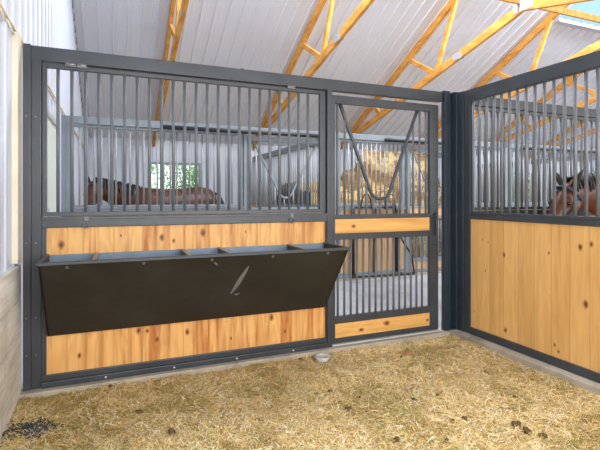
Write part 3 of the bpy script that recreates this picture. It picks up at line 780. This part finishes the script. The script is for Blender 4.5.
# ------------------------------------------------------------------ horses
def coat(name, c1, c2, zblack):
    m = mat(name, c1, .42, 0, .4); n = NT(m); v = n.coords()
    f = n.noise(v, 2.5, 5, .6); col = n.ramp(f, [(.35, c2), (.6, c1)])
    sp = n.new('ShaderNodeSeparateXYZ'); n.link(v, sp.inputs[0])
    leg = n.ramp(n.math('ADD', sp.outputs[2], n.math('MULTIPLY', f, .1)), [(zblack, (1,1,1)), (zblack+.12, (0,0,0))])
    col = n.mix(leg, col, (.012,.010,.009)); n.link(col, n.p.inputs['Base Color'])
    n.bump(n.noise(v, 60, 3), .1, .003); return m
M['hair'] = paint('black_horse_hair', (.014,.012,.011), .55, .4)
M['eye'] = mat('dark_wet_eye', (.008,.006,.005), .05)
M['halter'] = paint('navy_webbing', (.02,.05,.12), .7, .3)
def horse(name, loc, rz, label, cm, neck, headdir, hs=1.0, halter=False, ear_out=.06):
    """x forward. neck: list of centre points from the chest to the poll; headdir: unit vector poll->muzzle"""
    t = empty(name, loc, label, 'horse'); t.rotation_euler = (0, 0, rz)
    mb = MB(); Y = Vector((0,1,0))
    # trunk
    for_rings = [(-.86,1.20,.05,.04),(-.83,1.20,.20,.15),(-.74,1.20,.29,.23),(-.58,1.19,.335,.275),(-.38,1.18,.34,.285),(-.15,1.15,.34,.285),(.10,1.13,.355,.29),(.33,1.14,.365,.275),(.50,1.15,.36,.24),(.62,1.13,.31,.20),(.70,1.10,.22,.14),(.73,1.09,.1,.06)]
    mb.loft([((x,0,z),(0,w,0),(0,0,h)) for x, z, h, w in for_rings], 20)
    # neck
    P = [Vector(p) for p in neck]; n = len(P); rs = []
    for i, p in enumerate(P):
        d = (P[min(i+1,n-1)]-P[max(i-1,0)]).normalized(); f = i/(n-1)
        side = Vector((-d.y, d.x, 0)); 
        side = side.normalized() if side.length > .2 else Y
        up = d.cross(side).normalized()
        rs.append((p, side*(.155-.075*f), up*(.27-.135*f)))
    mb.loft(rs, 16)
    # head
    H = Vector(headdir).normalized(); pole = P[-1]; hs_ = Vector((-H.y, H.x, 0)); hs_ = hs_.normalized() if hs_.length > .2 else Vector((-(P[-1]-P[-2]).y, (P[-1]-P[-2]).x, 0)).normalized()
    face = H.cross(hs_).normalized()     # towards the forehead or jaw
    if face.z < 0: face = -face
    prof = [(-.08,.06,.06,.0),(-.03,.115,.085,.0),(.06,.135,.098,-.01),(.15,.135,.10,-.015),(.24,.115,.088,-.01),(.34,.085,.068,.0),(.44,.068,.058,.0),(.52,.072,.062,-.005),(.58,.065,.056,-.01),(.61,.03,.03,-.01)]
    mb.loft([(pole+H*a*hs+face*o_, hs_*w*hs, face*h*hs) for a, h, w, o_ in prof], 16)
    ears = []
    # brow, nostril, ears, legs join the same skin
    for s in (1, -1):
        mb.ball(pole+H*.17*hs+hs_*s*.085*hs+face*.055*hs, .035, .035, .03, 2)
        mb.ball(pole+H*.555*hs+hs_*s*.045*hs+face*.02, .03, .025, .028, 2)
        mb.ball(pole+H*.12*hs+hs_*s*.05*hs-face*.06*hs, .09, .05, .085, 2)
        e0 = pole+hs_*s*.055*hs+face*.07*hs-H*.03; e1 = e0+face*.08-H*.13+hs_*s*ear_out 
        ears.append((e0, e1))
    for s in (1, -1):
        mb.loft([((.42,.13*s,1.05),(.13,0,0),(0,.085,0)),((.44,.155*s,.86),(.10,0,0),(0,.075,0)),((.45,.16*s,.62),(.062,0,0),(0,.052,0)),((.455,.16*s,.48),(.055,0,0),(0,.048,0)),((.45,.16*s,.42),(.04,0,0),(0,.036,0)),((.45,.16*s,.20),(.036,0,0),(0,.032,0)),((.46,.16*s,.13),(.048,0,0),(0,.042,0)),((.49,.16*s,.06),(.052,0,0),(0,.05,0)),((.50,.16*s,.0),(.068,0,0),(0,.06,0))], 12)
        mb.loft([((-.56,.13*s,1.05),(.22,0,0),(0,.12,0)),((-.50,.16*s,.88),(.19,0,0),(0,.11,0)),((-.52,.165*s,.70),(.12,0,0),(0,.08,0)),((-.64,.165*s,.56),(.075,0,0),(0,.055,0)),((-.68,.165*s,.48),(.062,0,0),(0,.045,0)),((-.66,.165*s,.40),(.044,0,0),(0,.038,0)),((-.65,.165*s,.20),(.038,0,0),(0,.034,0)),((-.64,.165*s,.13),(.05,0,0),(0,.044,0)),((-.60,.165*s,.06),(.054,0,0),(0,.05,0)),((-.59,.165*s,.0),(.068,0,0),(0,.06,0))], 12)
    body = mb.build('body', cm)
    md = body.modifiers.new('r', 'REMESH'); md.mode = 'VOXEL'; md.voxel_size = .016; md.use_smooth_shade = True
    sm = body.modifiers.new('s', 'SMOOTH'); sm.iterations = 4; sm.factor = .5
    dg = bpy.context.evaluated_depsgraph_get(); me = bpy.data.meshes.new_from_object(body.evaluated_get(dg))
    bpy.data.objects.remove(body); body = bpy.data.objects.new('body', me); C.objects.link(body); body.parent = t
    if not me.materials: me.materials.append(cm)
    for s in (1, -1):
        MB().ball(pole+H*.18*hs+hs_*s*.100*hs+face*.055*hs, .02, .02, .018, 2).build('eye', M['eye'], t)
    for e0, e1 in ears:
        MB().tube([e0-(e1-e0)*.2, e0+(e1-e0)*.15, e0+(e1-e0)*.45, e0+(e1-e0)*.75, e1], [.016,.025,.027,.018,.003], 10).build('ear', M['hair'], t)
    # mane: overlapping locks along the crest
    mb = MB()
    N = 34
    for k in range(N):
        f = .12+.88*k/(N-1); q = f*(n-1); i = min(int(q), n-2); w = q-i
        c = P[i].lerp(P[i+1], w); _, sd_, up = rs[i]; up = rs[i][2].lerp(rs[i+1][2], w); sd_ = rs[i][1].lerp(rs[i+1][1], w)
        if up.z < 0: up = -up
        s = 1 if k % 3 else -1
        c0 = c+up*.98
        mb.tube([c0, c0+up.normalized()*.015+sd_*.3*s, c0+sd_*.85*s-up*.35, c0+sd_*1.12*s-up*rnd.uniform(.7, 1.0)], [.014,.02,.016,.004], 6)
    for k in range(8):
        a = pole+face*.09*hs+hs_*rnd.uniform(-.03,.03); mb.tube([a-H*.02, a+face*.03+H*.04, a+face*.0+H*.13+hs_*rnd.uniform(-.03,.03)], [.01,.014,.003], 6)
    mb.build('mane', M['hair'], t)
    mb = MB()
    for k in range(16):
        a = rnd.uniform(-.03,.03); b = rnd.uniform(-.05,.05)
        mb.tube([(-.80, a, 1.42), (-.90, a*1.5, 1.38+b*.2), (-.97+b*.4, a*2, 1.18), (-.97+b, a*2.4, .85), (-.94+b, a*2, .5)], [.02,.03,.03,.024,.006], 6)
    mb.build('tail', M['hair'], t)
    if halter:
        mb = MB()
        for a, hh, ww in ((.04,.152,.112),(.36,.094,.078)):
            c = pole+H*a*hs; ring = [c+hs_*ww*hs*math.cos(q)+face*hh*hs*math.sin(q) for q in [2*math.pi*k/20 for k in range(21)]]
            mb.tube(ring, .011, 6)
        for s in (1, -1):
            mb.tube([pole+H*.04*hs+hs_*s*.112*hs, pole+H*.2*hs+hs_*s*.112*hs-face*.03, pole+H*.36*hs+hs_*s*.08*hs], .009, 6)
        mb.build('halter', M['halter'], t)
    return t
# standing horse across the aisle, head to the left
horse('horse', (.91, 8.25, .02), math.pi, 'brown horse with black tail standing side on behind the bars across the aisle', coat('dark_bay_coat', (.105,.036,.017), (.040,.016,.010), .55),
      [(.42,0,1.20),(.62,.04,1.30),(.84,.12,1.38),(1.03,.22,1.45),(1.19,.33,1.51)], (.16,.42,-.88))
horse('horse', (5.17, 2.66, .02), R(172), 'chestnut horse with dark ears and blue halter looking through the side partition at right', coat('bright_chestnut_coat', (.12,.028,.011), (.035,.011,.007), .55),
      [(.42,0,1.18),(.62,0,1.26),(.82,-.03,1.33),(1.02,-.06,1.38),(1.20,-.09,1.38)], (.62,.10,-.78), .93, True, .09)

# ------------------------------------------------------------------ outside
MB().box(-30, 40, BACK+.3, 60, -.4, -.25).build('ground', paint('lawn', (.16,.30,.07), .9, .3))['kind'] = 'structure'
def tree(x, y, h, r, label, seed):
    rr = random.Random(seed); t = empty('leafy_tree', (x, y, -.25), label, 'tree', 'trees outside the window')
    mb = MB().tube([(0,0,0),(.05,.02,h*.3),(-.03,.05,h*.6),(.04,0,h*.85)], [.11,.09,.06,.03], 8)
    for k in range(7):
        a = rr.uniform(0, 6.28); z = h*rr.uniform(.25,.6); mb.tube([(0,0,z),(math.cos(a)*r*.4,math.sin(a)*r*.4,z+r*.4),(math.cos(a)*r*.75,math.sin(a)*r*.75,z+r*.7)], [.04,.025,.01], 6)
    mb.build('trunk', M['timber'] if False else paint('bark', (.12,.085,.06), .9, .3), t)
    V = []; Fc = []; cols = []
    for k in range(4200):
        a = rr.uniform(0, 6.28); u = rr.uniform(-1, 1); q = rr.random()**.4
        c = Vector((math.cos(a)*math.sqrt(1-u*u)*r*q, math.sin(a)*math.sqrt(1-u*u)*r*q, h*.55+u*h*.5*q))
        d1 = Vector((rr.uniform(-1,1), rr.uniform(-1,1), rr.uniform(-1,1))).normalized(); d2 = d1.cross(Vector((rr.uniform(-1,1), rr.uniform(-1,1), rr.uniform(-1,1)))).normalized()
        L = rr.uniform(.04, .09); b = len(V)
        V += [c-d1*L, c+d2*L*.5, c+d1*L, c-d2*L*.5]; Fc.append((b,b+1,b+2,b+3))
        g = rr.uniform(.6, 1.3); cols += [(.36*g,.58*g,.20*g)]*4
    me = bpy.data.meshes.new('foliage'); me.from_pydata([tuple(v) for v in V], [], Fc)
    ca_ = me.color_attributes.new('Col', 'FLOAT_COLOR', 'POINT'); flat = []
    for c in cols: flat += [*c, 1]
    ca_.data.foreach_set('color', flat); me.materials.append(M['leaf'])
    o = bpy.data.objects.new('foliage', me); C.objects.link(o); o.parent = t
tree(-.1, 15.2, 4.0, 1.5, 'leafy green tree outside the window behind the standing horse, left one', 1)
tree(3.0, 16.0, 3.6, 1.5, 'leafy green tree outside the window behind the standing horse, right one', 2)
tree(17.3, 15.6, 3.8, 1.6, 'leafy green tree outside the far right window', 3)

# ------------------------------------------------------------------ light
w = bpy.data.worlds.new('World'); bpy.context.scene.world = w; w.use_nodes = True
bg = w.node_tree.nodes['Background']; bg.inputs[0].default_value = (.86,.93,1,1); bg.inputs[1].default_value = 1.6
def area(name, loc, rot, sx, sy, e, c=(1,1,1)):
    l = bpy.data.lights.new(name, 'AREA'); l.shape = 'RECTANGLE'; l.size = sx; l.size_y = sy; l.energy = e; l.color = c
    o = bpy.data.objects.new(name, l); C.objects.link(o); o.location = loc; o.rotation_euler = rot; return o
area('ridge_fill', (5.2, RIDGE, roof_z(RIDGE)-.25), (R(12), 0, 0), 8.5, .8, 560, (.93,.96,1))  # added fill lamp below the ridge, mostly under closed sheeting
area('ridge_fill', (14.5, RIDGE, roof_z(RIDGE)-.25), (R(12), 0, 0), 9, .8, 430, (.93,.96,1))  # second added fill lamp, farther along the ridge
area('open_side_fill', (1.6, -1.25, 1.9), (R(90), 0, 0), 4.4, 1.7, 165, (1,.98,.95))  # added fill lamp at the unseen open side behind the camera
area('open_side_fill', (8.5, -1.25, 1.9), (R(90), 0, 0), 8, 1.7, 220, (1,.98,.95))  # another added fill lamp, farther along the open side

# ------------------------------------------------------------------ camera
cd = bpy.data.cameras.new('Camera'); co = bpy.data.objects.new('Camera', cd); C.objects.link(co)
co.location = (0, 0, 1.36); co.rotation_euler = (R(90), 0, -R(22.7)); cd.sensor_width = 36; cd.lens = 36*446/600; cd.shift_y = -28/600
cd.clip_start = .05
sc = bpy.context.scene; sc.camera = co
sc.view_settings.view_transform = 'Standard'; sc.view_settings.look = 'None'; sc.view_settings.gamma = 1; sc.view_settings.exposure = .26
sc.cycles.max_bounces = 8; sc.cycles.diffuse_bounces = 5
